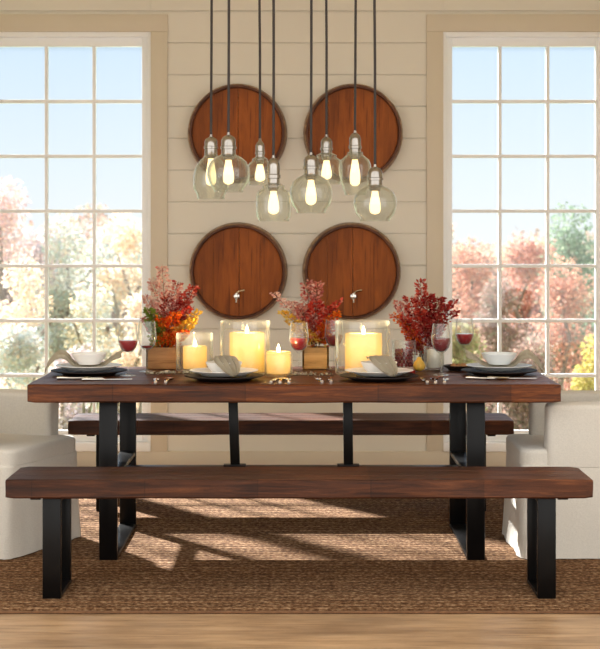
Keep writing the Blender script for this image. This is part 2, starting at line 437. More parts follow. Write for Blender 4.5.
tree(6, 176, 92, 48, PALEPINK, 'pink-mauve tree, tallest one at the left edge of the left window')
tree(62, 214, 98, 46, SAGE, 'pale sage and cream tree in the middle of the left window')
tree(122, 212, 88, 44, PEACH, 'pale peach tree beside the right jamb of the left window')
tree(24, 258, 92, 36, PEACH, 'peach shorter tree in front of the tallest tree, left window')
tree(92, 280, 96, 35, CREAM, 'cream-yellow rounded tree low in the left window')
tree(140, 292, 76, 30.3, PEACH, 'soft peach shrub low behind the left wine glass', name='shrub', n=8000)
tree(18, 322, 100, 29, SAGE, 'grey-green shrub low at the left edge of the left window', name='shrub', n=9000)
tree(84, 344, 96, 27, LILAC, 'lilac-grey shrub lowest behind the left place setting', name='shrub', n=9000)
tree(472, 238, 92, 46, PINK, 'salmon-pink tree at the left side of the right window')
tree(524, 238, 86, 48, ROSE, 'rose-coloured tree in the middle of the right window')
tree(570, 202, 96, 54, GREEN, 'grey-green tree, tallest one in the right window')
tree(562, 254, 98, 37, PINK, 'coral-pink rounded tree in front of the tall green tree')
tree(500, 278, 92, 35, MAUVE, 'dusky mauve tree low in the middle of the right window')
tree(598, 334, 70, 28, YELLOW, 'yellow-green shrub low at the right edge of the right window', name='shrub', n=8000)
tree(462, 322, 76, 29, OLIVE, 'olive shrub low behind the far right wine glass', name='shrub', n=8000)
tree(532, 336, 104, 27, MAUVE, 'brownish mauve shrub lowest behind the right place setting', name='shrub', n=10000)
for i, (px, top, w, Y, cols, lab) in enumerate([
    (-50, 210, 130, 94, LILAC, 'hazy lilac distant tree beyond the left edge of the left window'),
    (36, 226, 140, 84, LILAC, 'hazy lilac distant tree behind the sage and cream tree, left window'),
    (120, 222, 130, 78, SAGE, 'hazy pale distant tree behind the pale peach tree'),
    (462, 248, 130, 80, MAUVE, 'hazy mauve distant tree behind the salmon-pink tree'),
    (540, 242, 130, 84, ROSE, 'hazy rosy distant tree behind the rose-coloured tree'),
    (630, 222, 120, 78, GREEN, 'hazy green distant tree beyond the right edge of the right window')]):
    tree(px, top, w, Y, cols, lab, n=9000, lsz=4.4, low=.0)

# the far wood closing off the lawn: too dense to count
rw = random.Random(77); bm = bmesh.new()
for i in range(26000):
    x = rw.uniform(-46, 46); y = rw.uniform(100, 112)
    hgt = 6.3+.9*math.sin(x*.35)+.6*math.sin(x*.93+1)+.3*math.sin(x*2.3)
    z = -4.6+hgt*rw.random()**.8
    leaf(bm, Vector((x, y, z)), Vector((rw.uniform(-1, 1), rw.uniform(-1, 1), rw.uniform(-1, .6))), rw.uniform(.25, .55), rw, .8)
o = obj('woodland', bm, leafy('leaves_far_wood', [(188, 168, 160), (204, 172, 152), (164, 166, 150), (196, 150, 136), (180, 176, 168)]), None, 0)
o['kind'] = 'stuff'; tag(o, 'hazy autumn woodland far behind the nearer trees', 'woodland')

# ------------------------------------------------------------------ rug
RX0, RX1, RY0, RY1 = -2.3, 2.3, 6.285, 9.75
rug = thing('rug', 'braided brown jute area rug under the dining table', 'rug', ((RX0+RX1)/2, (RY0+RY1)/2, FLOORZ))
hx, hy = (RX1-RX0)/2, (RY1-RY0)/2
obj('pile', box(-hx+.02, hx-.02, -hy+.02, hy-.02, 0, .012, bev=.004), M['rug'], rug)
bm = bmesh.new(); pts = []
def ring(bm, a, b, r, n=8):
    pts = []
    for k in range(200):
        t = k/200*4; s_ = t % 1
        c = [(-a, -b), (a, -b), (a, b), (-a, b)]
        p, q = c[int(t)], c[(int(t)+1) % 4]
        pts.append(Vector((p[0]+(q[0]-p[0])*s_, p[1]+(q[1]-p[1])*s_, .0052)))
    rings = []
    for i, p in enumerate(pts):
        t = (pts[(i+1) % 200]-pts[i-1]).normalized(); a_ = t.cross(Vector((0, 0, 1)))
        rr = r*(1+.18*math.sin(i*2.1))
        rings.append([bm.verts.new(p+a_*math.cos(2*PI*k/n)*rr+Vector((0, 0, .5*rr*math.sin(2*PI*k/n)))) for k in range(n)])
    for i in range(200):
        A, B = rings[i], rings[(i+1) % 200]
        for k in range(n): bm.faces.new((A[k], A[(k+1) % n], B[(k+1) % n], B[k]))
ring(bm, hx-.012, hy-.012, .011)
obj('binding', bm, M['rug_edge'], rug)

# ------------------------------------------------------------------ plank-built tops
def plank_top(length, depth, thick, planks, rnd, n=70, bev=.006, wob=.0022):
    """one solid slab, its top scored into planks, with worn uneven edges; z from 0 to thick, centred"""
    hd = depth/2
    prof = [(-hd, bev), (-hd, thick*.5), (-hd, thick-bev), (-hd+bev, thick)]
    for k in range(1, planks):
        y = -hd+depth*k/planks
        prof += [(y-.003, thick), (y, thick-.005), (y+.003, thick)]
    prof += [(hd-bev, thick), (hd, thick-bev), (hd, thick*.5), (hd, bev), (hd-bev, 0), (0, 0), (-hd+bev, 0)]
    bm = bmesh.new(); rings = []
    sd = rnd.uniform(0, 50)
    for i in range(n+1):
        u = i/n; x = -length/2+length*u
        e = bev if i in (0, n) else 0
        ringv = []
        for j, (y, zz) in enumerate(prof):
            nn = noise.noise_vector(Vector((x*5+sd, y*8, zz*20+sd)))
            sc = 1-(e/hd if e else 0)
            ringv.append(bm.verts.new((x+nn.x*wob*(1 if i in (0, n) else 0), y*sc+nn.y*wob, (zz-thick/2)*(1-e*1.2/thick)+thick/2+nn.z*wob*.8)))
        rings.append(ringv)
    m = len(prof)
    for a, b in zip(rings, rings[1:]):
        for k in range(m): bm.faces.new((a[k], a[(k+1) % m], b[(k+1) % m], b[k]))
    bm.faces.new(rings[0]); bm.faces.new(rings[-1])
    return bm

# ---- dining table
TX0, TX1, TY0, TY1 = -1.152, 1.101, 7.17, 8.15
TT = .76
tx, ty = (TX0+TX1)/2, (TY0+TY1)/2
table = thing('dining_table', 'long reclaimed dark wood dining table with black steel frame legs', 'table', (tx, ty, 0))
o = obj('tabletop', plank_top(TX1-TX0, TY1-TY0, .078, 6, R), M['table'], table, 40, (0, 0, TT-.078))
zu = TT-.078+.002
LW = .077
def flat_frame(cx, y0, y1, ztop, w, t, mid=None):
    """closed steel loop standing in the Y-Z plane: two posts, bottom bar, top bar (and a cross bar)"""
    bm = bmesh.new()
    add_box(bm, cx-w/2, cx+w/2, y0, y0+t, 0, ztop, bev=.003); add_box(bm, cx-w/2, cx+w/2, y1-t, y1, 0, ztop, bev=.003)
    add_box(bm, cx-w/2, cx+w/2, y0+t*.5, y1-t*.5, .001, .016, bev=.003)
    add_box(bm, cx-w/2, cx+w/2, y0+t*.5, y1-t*.5, ztop-.016, ztop-.001, bev=.003)
    if mid: add_box(bm, cx-w/2+.002, cx+w/2-.002, y0+t*.5, y1-t*.5, mid-.02, mid, bev=.003)
    return bm
ly0, ly1 = 7.262-ty, 8.12-ty
for xc in (-.82, .752): obj('leg', flat_frame(xc-tx, ly0, ly1, zu-.004, LW, .03, .36), M['steel'], table)
obj('stretcher', box(-.82+LW/2-tx-.004, .752-LW/2-tx+.004, -.035, .035, .312, .35, bev=.003), M['steel'], table)
for px in (234, 348):
    xm = X(px, ty)-tx
    bm = bmesh.new(); ln = .012 if px < 300 else .004
    b = bmesh.new(); add_box(b, -.0215, .0215, -.012, .012, .345, zu-.004, bev=.003)
    for v in b.verts: v.co.x += xm+ln*(.5-(v.co.z-.345)/.34)
    merge(bm, b); add_box(bm, xm-.05+ln*.3, xm+.05+ln*.3, -.03, .03, .349, .357, bev=.002)
    obj('upright', bm, M['steel'], table)
# ---- benches
def bench(name, label, xa, xb, y0, y1, rnd, top=.46, th=.073):
    t = thing(name, label, 'bench', ((xa+xb)/2, (y0+y1)/2, 0), 0, 'matching benches either side of the table')
    ln = xb-xa; d = y1-y0
    obj('seat', plank_top(ln, d, th, 3, rnd, bev=.006), M['bench'], t, 40, (0, 0, top-th))
    for s in (-1, 1):
        xc = s*(ln/2-.172)
        lg = obj('leg', flat_frame(xc, -d/2+.028, d/2-.028, top-th-.002, .07, .028), M['steel'], t)
        bm = bmesh.new(); add_box(bm, xc+s*.045, xc+s*.085, -d/2+.05, -d/2+.08, top-th-.012, top-th-.001, bev=.002)
        obj('bracket', bm, M['steel'], t)
    return t
bench('bench', 'long dark wood bench with black steel legs in front of the table', -1.121, 1.115, 6.464, 6.83, R)
bench('bench', 'dark wood bench half hidden behind the table, near the wall', -1.163, 1.073, 8.52, 8.89, R)

# ------------------------------------------------------------------ slipcovered chairs
def soft_loft(w, d, r, levels, seed, amp=.006, flare=0.0, top_round=.03, pleat=0.0, n=96):
    """cloth-covered block: rounded-rectangle rings; levels are z values bottom to top; closed top"""
    bm = bmesh.new(); rings = []
    z0, z1 = levels[0], levels[-1]
    def rr(t, hw, hd, rad):
        per = []
        c = [(hw-rad, hd-rad, 0), (-hw+rad, hd-rad, PI/2), (-hw+rad, -hd+rad, PI), (hw-rad, -hd+rad, 3*PI/2)]
        sl = [2*(hd-rad), PI/2*rad, 2*(hw-rad), PI/2*rad, 2*(hd-rad), PI/2*rad, 2*(hw-rad), PI/2*rad]
        tot = sum(sl); q = t*tot; i = 0
        while i < 7 and q > sl[i]: q -= sl[i]; i += 1
        f = q/sl[i] if sl[i] else 0
        if i == 0: return (hw, -hd+rad+f*sl[0])
        if i == 2: return (hw-rad-f*sl[2], hd)
        if i == 4: return (-hw, hd-rad-f*sl[4])
        if i == 6: return (-hw+rad+f*sl[6], -hd)
        cx, cy, a = c[(i-1)//2]; a += f*PI/2
        return (cx+rad*math.cos(a), cy+rad*math.sin(a))
    for z in levels:
        u = (z-z0)/(z1-z0); k = 1-u
        e = max(0.0, (z-(z1-top_round))/top_round) if top_round else 0
        ins = top_round*(1-math.sqrt(max(0, 1-e*e)))
        ringv = []
        for i in range(n):
            x, y = rr(i/n, w/2+flare*k**1.5-ins, d/2+flare*k**1.5-ins, max(.01, r))
            dirv = Vector((x, y, 0)).normalized()
            q = noise.noise(Vector((x*5+seed, y*5, z*3)))*amp*(.5+k)
            corner = min(1, max(0, (abs(x)/(w/2)-.7)/.3))*min(1, max(0, (abs(y)/(d/2)-.7)/.3))
            q += pleat*k*math.sin(i*1.7+seed)*.5*(corner+.25)
            zz = z + noise.noise(Vector((x*4+seed, y*4, 7)))*amp*.6*(1 if u > .5 else 0)
            ringv.append(bm.verts.new((x+dirv.x*q, y+dirv.y*q, zz)))
        rings.append(ringv)
    for a, b in zip(rings, rings[1:]):
        for k in range(n): bm.faces.new((a[k], a[(k+1) % n], b[(k+1) % n], b[k]))
    # domed, gridded top
    last = rings[-1]; c = bm.verts.new((0, 0, z1+.006))
    mid = [bm.verts.new((v.co.x*.55, v.co.y*.55, z1+.005)) for v in last]
    for k in range(n):
        bm.faces.new((last[k], last[(k+1) % n], mid[(k+1) % n], mid[k])); bm.faces.new((mid[k], mid[(k+1) % n], c))
    bm.faces.new(rings[0][::-1])
    return bm
def lev(a, b, n, rnd=.03, m=5):
    l = [a+(b-rnd-a)*k/n for k in range(n+1)]
    return l+[b-rnd+rnd*math.sin(PI/2*k/m) for k in range(1, m+1)]
def shift(bm, v):
    bmesh.ops.translate(bm, vec=v, verts=bm.verts); return bm
def armchair(label, loc, rz, seed):
    """faces +X, origin under the middle of the seat; 0.64 wide (Y), 0.74 deep (X)"""
    t = thing('slipcovered_armchair', label, 'chair', loc, rz, 'slipcovered armchairs at the table ends')
    obj('skirt', shift(soft_loft(.70, .62, .045, lev(.004, .40, 12, .01), seed, .010, .014, .01, .014), (0, 0, 0)), M['linen'], t, 50)
    obj('seat_cushion', shift(soft_loft(.60, .60, .06, lev(0, .07, 3, .018), seed+3, .005, 0, .018), (.055, 0, .398)), M['linen'], t, 50)
    for s in (-1, 1):
        obj('arm', shift(soft_loft(.56, .105, .022, lev(0, .27, 6, .025), seed+5+s, .006, 0, .022), (-.035, s*.262, .395)), M['linen'], t, 50)
    b = soft_loft(.15, .64, .05, lev(0, .58, 10, .05), seed+9, .008, 0, .05)
    for v in b.verts: v.co.x -= .10*max(0, v.co.z-.05)/.5
    obj('backrest', shift(b, (-.285, 0, .39)), M['linen'], t, 50)
    return t
# right one squarely faces the table end; left one is turned a little towards the camera
armchair('white slipcovered armchair at the right end of the table, squared to it', (.955+.35, 7.60, 0), PI, 2.0)
fa = -math.radians(22)
fx, fy = math.cos(fa), math.sin(fa)
mid = Vector(((-1.033-1.276)/2, (7.77+7.21)/2, 0))
armchair('white slipcovered armchair at the left end of the table, turned outwards', (mid.x-fx*.36+.035, mid.y-fy*.36+.06, 0), fa, 11.0)

# ------------------------------------------------------------------ barrel heads on the wall
ROTY = Matrix.Rotation(PI/2, 4, 'X')       # lathe axis z -> -y (towards the room)
def barrel(px, py, rpx, label, tap):
    c = Vector((wx(px), YW, wz(py))); r = (rpx+.8)/SW; d = .095
    t = thing('barrel_head', label, 'barrel head', c, 0, 'barrel heads on the wall')
    R0 = r; r = R0*.962        # staves swell towards the wall
    obj('staves', lathe([(R0-.02, 0), (R0, 0), (R0-.003, d*.35), (R0*.98, d*.75), (r, d-.006), (r-.006, d-.003), (r-.008, d-.012), (r-.012, 0)], 72, mtx=ROTY), M['stave'], t, 40)
    obj('rim', lathe([(r-.0055, d-.02), (r-.0045, d-.002), (r-.007, d+.001), (r-.016, d+.001), (r-.019, d-.004), (r-.021, d-.03), (r-.03, d-.034), (r-.0085, d-.034)], 72, mtx=ROTY), M['hoop'], t, 40)
    bm = bmesh.new(); ri = r-.0215   # boards with shallow joints
    edges = [-ri, -ri*.56, .006, ri*.52, ri]
    for a, b_ in zip(edges, edges[1:]):
        lo, hi = a+(.0016 if abs(a) < .01 else .0006), b_-(.0016 if abs(b_) < .01 else .0006)
        top = []; bot = []
        for k in range(25):
            x = lo+(hi-lo)*k/24; z = math.sqrt(max(0, ri*ri-x*x)); top.append((x, z)); bot.append((x, -z))
        poly = top+bot[::-1]
        pts = []
        for p in poly:
            if not pts or (Vector(p)-Vector(pts[-1])).length > 1e-4: pts.append(p)
        if (Vector(pts[0])-Vector(pts[-1])).length < 1e-4: pts.pop()
        f0 = [bm.verts.new((x, -d+.03, z)) for x, z in pts]; f1 = [bm.verts.new((x, -.02, z)) for x, z in pts]
        bm.faces.new(f0); bm.faces.new(f1)
        for k in range(len(pts)): bm.faces.new((f0[k], f0[(k+1) % len(pts)], f1[(k+1) % len(pts)], f1[k]))
    obj('head_board', bm, M['lid'], t, 20)
    if tap:
        tp = obj('tap', tap_bm(d-.03), M['silver'], t, 40, (X(tap[0], YW)-c.x, 0, wz(tap[1])-c.z))
        bm = bmesh.new(); add_tube(bm, [(0, -d-.045+.03, .02), (.02, -d-.045+.03, .034), (.05, -d-.05+.03, .038)], [.006, .006, .008], 8)
        obj('tap_handle', bm, M['silver'], tp, 40)
def tap_bm(d):
    bm = bmesh.new()
    add_lathe(bm, [(0, 0), (.017, 0), (.017, .008), (.010, .01), (.010, .06), (.012, .062), (.012, .072), (0, .074)], 16, mtx=Matrix.Translation((0, -d, 0))@ROTY)
    add_lathe(bm, [(0, -.035), (.006, -.035), (.007, 0), (.011, .004), (.011, .02), (0, .024)], 14, ctr=(0, -d-.045, 0))
    return bm
barrel(237.5, 133.5, 49, 'brown barrel head on the wall, upper left, behind the pendants', None)
barrel(353, 133.5, 49, 'brown barrel head on the wall, upper right, behind the pendants', None)
barrel(238.5, 271.5, 48.5, 'brown barrel head with silver tap, lower left on the wall', (237, 296))
barrel(351.5, 271.5, 48.5, 'brown barrel head with silver tap, lower right on the wall', (353, 296))

# ------------------------------------------------------------------ pendant lamps
def shell(prof, t):
    """thin-walled lathe profile, outer then inner"""
    return prof+[(max(.002, r-t), z) for r, z in prof[::-1]]+[prof[0]]
SHAPES = {   # unit profiles: radius as part of half width, height 0 (bottom) to 1 (top)
 'bell': [(.74, 0), (.76, .03), (.80, .1), (.98, .22), (1, .36), (.96, .52), (.84, .68), (.62, .8), (.42, .87), (.36, .93), (.34, 1)],
 'globe': [(.66, 0), (.68, .03), (.7, .07), (.88, .2), (1, .42), (.97, .6), (.84, .76), (.6, .87), (.4, .92), (.33, .95), (.31, 1)],
 'jar': [(.86, 0), (.9, .02), (.88, .06), (.97, .12), (1, .3), (1, .55), (.98, .68), (.88, .78), (.68, .84), (.62, .87), (.64, .93), (.52, .96), (.36, 1)],
 'lantern': [(.62, 0), (.66, .03), (.66, .06), (.76, .16), (.9, .36), (1, .58), (.98, .7), (.86, .82), (.6, .9), (.5, .93), (.46, 1)]}
def pendant(px, cord_top, cap, w, zs_, shape, Y, label):
    s = F/Y
    top, bot = zs_
    xm = X(px, Y); zb = Z(bot, Y); h = (bot-top)/s; rw = w/s/2
    t = thing('pendant_lamp', label, 'pendant lamp', (xm, Y, zb), 0, 'glass pendant lamps over the table')
    zc = h-.004; zct = Z(cap, Y)-zb; ch = zct-zc
    x1 = X(cord_top, Y)-xm
    bm = bmesh.new(); zt = CEILZ-zb+.001; add_tube(bm, [(0, 0, zct-.01), (0, 0, zct+.05), (x1*.25+.001, 0, zct+.05+(zt-zct)*.3), (x1*.8, 0, zct+.05+(zt-zct)*.6), (x1, 0, zt)], .0058, 8)
    obj('cord', bm, M['cord'], t, 60)
    cr = min(.032, rw*.36)
    obj('socket_cap', lathe([(0, zct+.012), (.006, zct+.012), (.008, zct), (cr*.55, zct-.004), (cr*.8, zct-ch*.12), (cr, zct-ch*.28), (cr, zct-ch*.62), (cr*1.12, zct-ch*.65), (cr*1.12, zct-ch*.78), (cr*.95, zct-ch*.8), (cr*1.02, zct-ch-.006), (cr*.7, zct-ch-.03), (.012, zct-ch-.032), (0, zct-ch-.032)], 24), M['nickel'], t, 40)
    prof = [(r*rw, z*h) for r, z in SHAPES[shape]]
    r0 = prof[0][0]; prof = [(r0-.001, -.001), (r0+.0025, .001), (r0+.003, .004), (r0, .0065)]+[q for q in prof if q[1] > .008]
    obj('glass_shade', lathe(shell(prof, .0035), 40), M['shade'], t, 60)
    bh = min(h*.62, .125); zt2 = zct-ch-.03; br = .024
    pr = [(0, zt2-bh), (br*.5, zt2-bh+.003), (br*.9, zt2-bh*.9), (br, zt2-bh*.75), (br*.95, zt2-bh*.55), (br*.75, zt2-bh*.3), (br*.6, zt2-bh*.12), (br*.55, zt2)]
    bl = obj('bulb', lathe(pr, 20), M['bulb'], t, 60)
    bm = bmesh.new(); add_tube(bm, [(0, 0, zt2-bh*.2), (br*.5, 0, zt2-bh*.5), (0, 0, zt2-bh*.85), (-br*.5, 0, zt2-bh*.5), (0, 0, zt2-bh*.2)], .0015, 6)
    obj('filament', bm, M['filament'], bl, 60)
pendant(211, 212, 137, 36, (151, 199), 'bell', 7.78, 'glass pendant lamp hanging leftmost of all eight')
pendant(228.5, 229, 135, 43, (152, 192), 'globe', 7.42, 'wide glass pendant lamp second from the left')
pendant(260, 259, 141, 25, (157, 185), 'jar', 8.0, 'smallest glass pendant lamp, third from the left')
pendant(273.5, 273.5, 158, 35, (183, 221), 'jar', 7.38, 'low glass pendant lamp fourth from the left')
pendant(311, 311.5, 155, 43, (172, 213), 'globe', 7.5, 'wide globe glass pendant lamp fifth from the left, just right of the middle')
pendant(326.5, 326, 137, 32, (153, 184), 'jar', 7.95, 'glass pendant lamp third from the right, behind the wide globe one')
pendant(355, 356, 133, 33, (152, 195), 'lantern', 7.8, 'jar-shaped glass pendant lamp second from the right')
pendant(375, 374, 167, 44, (183, 221), 'globe', 7.4, 'low wide glass pendant lamp rightmost of all eight')

# ------------------------------------------------------------------ table settings
TZ = TT+.0022
def charger(x, y, label):
    p = [(0, .002), (.10, .002), (.105, 0), (.115, 0), (.125, .006), (.168, .016), (.172, .0175), (.171, .021), (.165, .021), (.122, .011), (.11, .008), (0, .008)]
    o = obj('charger', lathe(p, 56), M['pewter'], None, 40, (x, y, TZ)); tag(o, label, 'charger plate', 'dark charger plates'); return o
def plate(x, y, label, z=.0205, m='china', r=.150):
    k = r/.14
    p = [(0, .002), (.08*k, .002), (.083*k, 0), (.09*k, 0), (.098*k, .006), (.137*k, .019), (.14*k, .021), (.138*k, .023), (.134*k, .022), (.096*k, .010), (.085*k, .007), (0, .007)]
    o = obj('dinner_plate', lathe(p, 56), M[m], None, 40, (x, y, TZ+z)); tag(o, label, 'plate', 'white dinner plates'); return o
def bowl(x, y, label, z=.028, m='china', r=.08, h=.05):
    p = [(0, .003), (.04, .003), (.042, 0), (.046, 0), (.05, .006), (r*.86, h*.5), (r, h-.002), (r*.985, h), (r*.96, h-.003), (r*.80, h*.5), (.044, .011), (0, .009)]
    o = obj('bowl', lathe(p, 48), M[m], None, 40, (x, y, TZ+z)); tag(o, label, 'bowl', 'white bowls'); return o
def napkin(path, widths, side, label, pleats=3, depth=.008, thick=.004):
    """folded cloth following a path; widths per path point; side = cross direction"""
    pts = [Vector(p) for p in path]
    # resample
    fine = []
    for i in range(len(pts)-1):
        for k in range(6): fine.append((pts[i].lerp(pts[i+1], k/6), widths[i]+(widths[i+1]-widths[i])*k/6))
    fine.append((pts[-1], widths[-1]))
    sm = []
    for i in range(len(fine)):
        a, b = max(0, i-2), min(len(fine), i+3)
        if i in (0, len(fine)-1): sm.append(fine[i])
        else: sm.append((sum((f[0] for f in fine[a:b]), Vector())/(b-a), sum(f[1] for f in fine[a:b])/(b-a)))
    bm = bmesh.new(); uvl = bm.loops.layers.uv.new('UVMap'); sd = Vector(side).normalized(); rows = []; n = pleats*6
    for i, (p, w) in enumerate(sm):
        t = (sm[min(i+1, len(sm)-1)][0]-sm[max(i-1, 0)][0]).normalized(); up = sd.cross(t).normalized()
        if up.z < 0: up = -up
        rows.append([bm.verts.new(p+sd*(w*(j/n-.5))+up*depth*(.5+.5*math.cos(j/n*pleats*2*PI))*(1-.4*abs(j/n-.5))) for j in range(n+1)])
    uv = {}
    for i, rw in enumerate(rows):
        for j, v in enumerate(rw): uv[v] = (j/n, i/len(rows))
    for a, b in zip(rows, rows[1:]):
        for j in range(n):
            f = bm.faces.new((a[j], a[j+1], b[j+1], b[j]))
            for lp in f.loops: lp[uvl].uv = uv[lp.vert]
    ret = bmesh.ops.solidify(bm, geom=bm.faces[:], thickness=thick)
    o = obj('napkin', bm, M['napkin'], None, 60); tag(o, label, 'napkin', 'folded linen napkins')
    return o
PS = [('front left', X(224, 7.375), 7.375), ('front right', X(379, 7.375), 7.375)]
nm = {'front left': 'at the table front, left of centre', 'front right': 'at the table front, right of centre'}
for key, x, y in PS:
    charger(x, y, 'dark round charger plate under the white plate '+nm[key])
    plate(x, y, 'white dinner plate '+nm[key])
    bowl(x, y, 'white bowl under a fanned napkin '+nm[key])
    b = TZ+.028+.05
    napkin([(x-.03, y+.05, b+.006), (x-.015, y+.01, b+.016), (x+.002, y-.045, b+.014), (x+.02, y-.09, b-.012), (x+.038, y-.14, b-.036), (x+.052, y-.182, b-.049)],
           [.05, .085, .11, .105, .075, .028], (.95, .28, 0), 'grey linen napkin fanned over the bowl '+nm[key], 4, .013)
for key, x, y, m, sg in (('left', X(89, 7.66), 7.66, 'china', -1), ('right', X(499, 7.66), 7.66, 'china_grey', 1)):
    lab = 'at the %s end of the table' % key
    charger(x, y, 'dark round charger plate under the white plate '+lab)
    plate(x, y, 'white dinner plate '+lab, m=m)
    bowl(x, y, 'white bowl on a folded napkin '+lab, z=.046, m=m)
    q = TZ+.05
    napkin([(x+sg*.19, y-.03, q-.030), (x+sg*.172, y-.02, q+.004), (x+sg*.135, y, q+.040), (x+sg*.105, y+.005, q+.030), (x+sg*.075, y+.01, q-.006), (x+sg*.04, y+.01, q-.0165), (x-sg*.04, y+.01, q-.0165), (x-sg*.075, y+.01, q-.006), (x-sg*.105, y+.01, q+.018), (x-sg*.15, y, q+.040)],
           [.12, .11, .10, .08, .055, .05, .05, .055, .07, .09], (0.0, .93, .36), 'beige linen napkin tucked under the bowl '+lab, 2, .007)

# ---- cutlery, lying flat
def knife_bm():
    bm = bmesh.new()
    add_tube(bm, [(0, 0, .005), (0, .015, .006), (0, .05, .005), (0, .095, .005)], [.007, .0075, .0055, .005], 10)
    add_box(bm, -.009, .009, .095, .215, .003, .006, bev=.0012); return bm
def fork_bm():
    bm = bmesh.new()
    add_tube(bm, [(0, 0, .005), (0, .015, .006), (0, .06, .005), (0, .12, .006), (0, .135, .006)], [.007, .008, .004, .0032, .006], 10)
    add_box(bm, -.012, .012, .132, .155, .003, .008, bev=.002)
    for k in range(4): add_box(bm, -.012+k*.0066, -.0078+k*.0066, .153, .2, .004, .007, bev=.001)
    return bm
def spoon_bm():
    bm = bmesh.new()
    add_tube(bm, [(0, 0, .005), (0, .015, .006), (0, .06, .005), (0, .13, .006)], [.007, .008, .004, .0032], 10)
    b = bmesh.new(); add_lathe(b, [(0, 0), (.012, .001), (.019, .005), (.021, .009), (.019, .0085), (.011, .004), (0, .003)], 20)
    for v in b.verts: v.co.y *= 1.5
    bmesh.ops.translate(b, vec=(0, .158, 0), verts=b.verts); merge(bm, b); return bm
proto = {}
def cutlery(kind, x, y, rz, label):
    if kind not in proto:
        o = obj(kind, {'knife': knife_bm, 'fork': fork_bm, 'spoon': spoon_bm}[kind](), M['silver'], None, 40); proto[kind] = o
    else:
        o = proto[kind].copy(); C.objects.link(o)
    o.location = (x, y, TZ); o.rotation_euler = (0, 0, rz); tag(o, label, kind, 'silver cutlery')
def cx(px): return X(px, 7.22)
cutlery('fork', cx(156), 7.195, .06, 'silver fork left of the front left place setting, outer one')
cutlery('spoon', cx(166), 7.20, -.03, 'silver spoon left of the front left place setting, nearest the charger')
cutlery('knife', cx(271), 7.2, -.1, 'silver knife right of the front left place setting, nearest the charger')
cutlery('spoon', cx(280), 7.19, -.05, 'silver spoon right of the front left place setting, middle one')
cutlery('fork', cx(289), 7.195, .03, 'silver fork below the central wine glass at the table front')
cutlery('fork', cx(322), 7.215, .1, 'silver fork left of the front right place setting, outer one')
cutlery('knife', cx(331), 7.22, .02, 'silver knife left of the front right place setting, nearest the charger')
cutlery('knife', cx(427), 7.2, .05, 'silver knife right of the front right place setting, nearest the charger')
cutlery('spoon', cx(435), 7.19, -.05, 'silver spoon right of the front right place setting, middle one')
cutlery('fork', cx(444), 7.195, -.12, 'silver fork right of the front right place setting, outermost')
cutlery('fork', X(57, 7.40), 7.40, -PI/2, 'silver fork lying along the charger at the left table end')
cutlery('knife', X(82, 7.33), 7.33, -PI/2+.12, 'silver knife lying lengthwise near the left front table corner')
cutlery('knife', X(487, 7.40), 7.40, -PI/2, 'silver knife lying lengthwise near the right front table corner')
cutlery('spoon', X(468, 7.34), 7.42, -PI/2-.35, 'silver spoon slanting beside the charger at the right table end')

# ---- wine glasses
def wine_glass(px, Y, label, wine='wine', fill=.42, sc=1.0):
    t = thing('wine_glass', label, 'wine glass', (X(px, Y), Y, TZ), 0, 'stemmed wine glasses')
    outer = [(0, 0), (.035, 0), (.036, .002), (.02, .005), (.006, .010), (.004, .02), (.0038, .085), (.006, .096), (.022, .108), (.036, .125), (.0435, .15), (.044, .17), (.040, .205), (.037, .232)]
    inner = [(.0358, .232), (.0388, .205), (.0428, .17), (.0423, .15), (.0348, .126), (.021, .110), (0, .104)]
    obj('glass_body', lathe([(r*sc, z*sc) for r, z in outer+inner], 36), M['glass'], t, 60)
    zt = .106+fill*.105
    wp = [(0, .1055)]
    for r, z in inner[::-1][1:]:
        if z+.001 < zt: wp.append((r-.0012, z+.001))
    def rad(z):
        for (r0, z0), (r1, z1) in zip(inner[::-1], inner[::-1][1:]):
            if z0 <= z <= z1: return r0+(r1-r0)*(z-z0)/(z1-z0)
        return .03
    wp += [(rad(zt)-.0012, zt), (0, zt)]
    if fill > 0: obj('wine', lathe([(r*sc, z*sc) for r, z in wp], 36), M[wine], t, 40)
wine_glass(128, 7.58, 'wine glass of red wine beside the left place setting', 'rose_wine', .5)
wine_glass(147, 7.80, 'wine glass with a little red wine left of the brown flower box', 'rose_wine', .14)
wine_glass(299, 7.68, 'wine glass of red wine at the middle of the table', 'rose_wine', .55)
wine_glass(334, 7.97, 'wine glass half hidden behind the right large hurricane', 'wine', .5)
wine_glass(441, 7.6, 'wine glass of dark red wine right of the right bouquet', 'wine', .58)
wine_glass(464.5, 8.08, 'wine glass of red wine nearest the right place setting, towards the wall', 'rose_wine', .5)

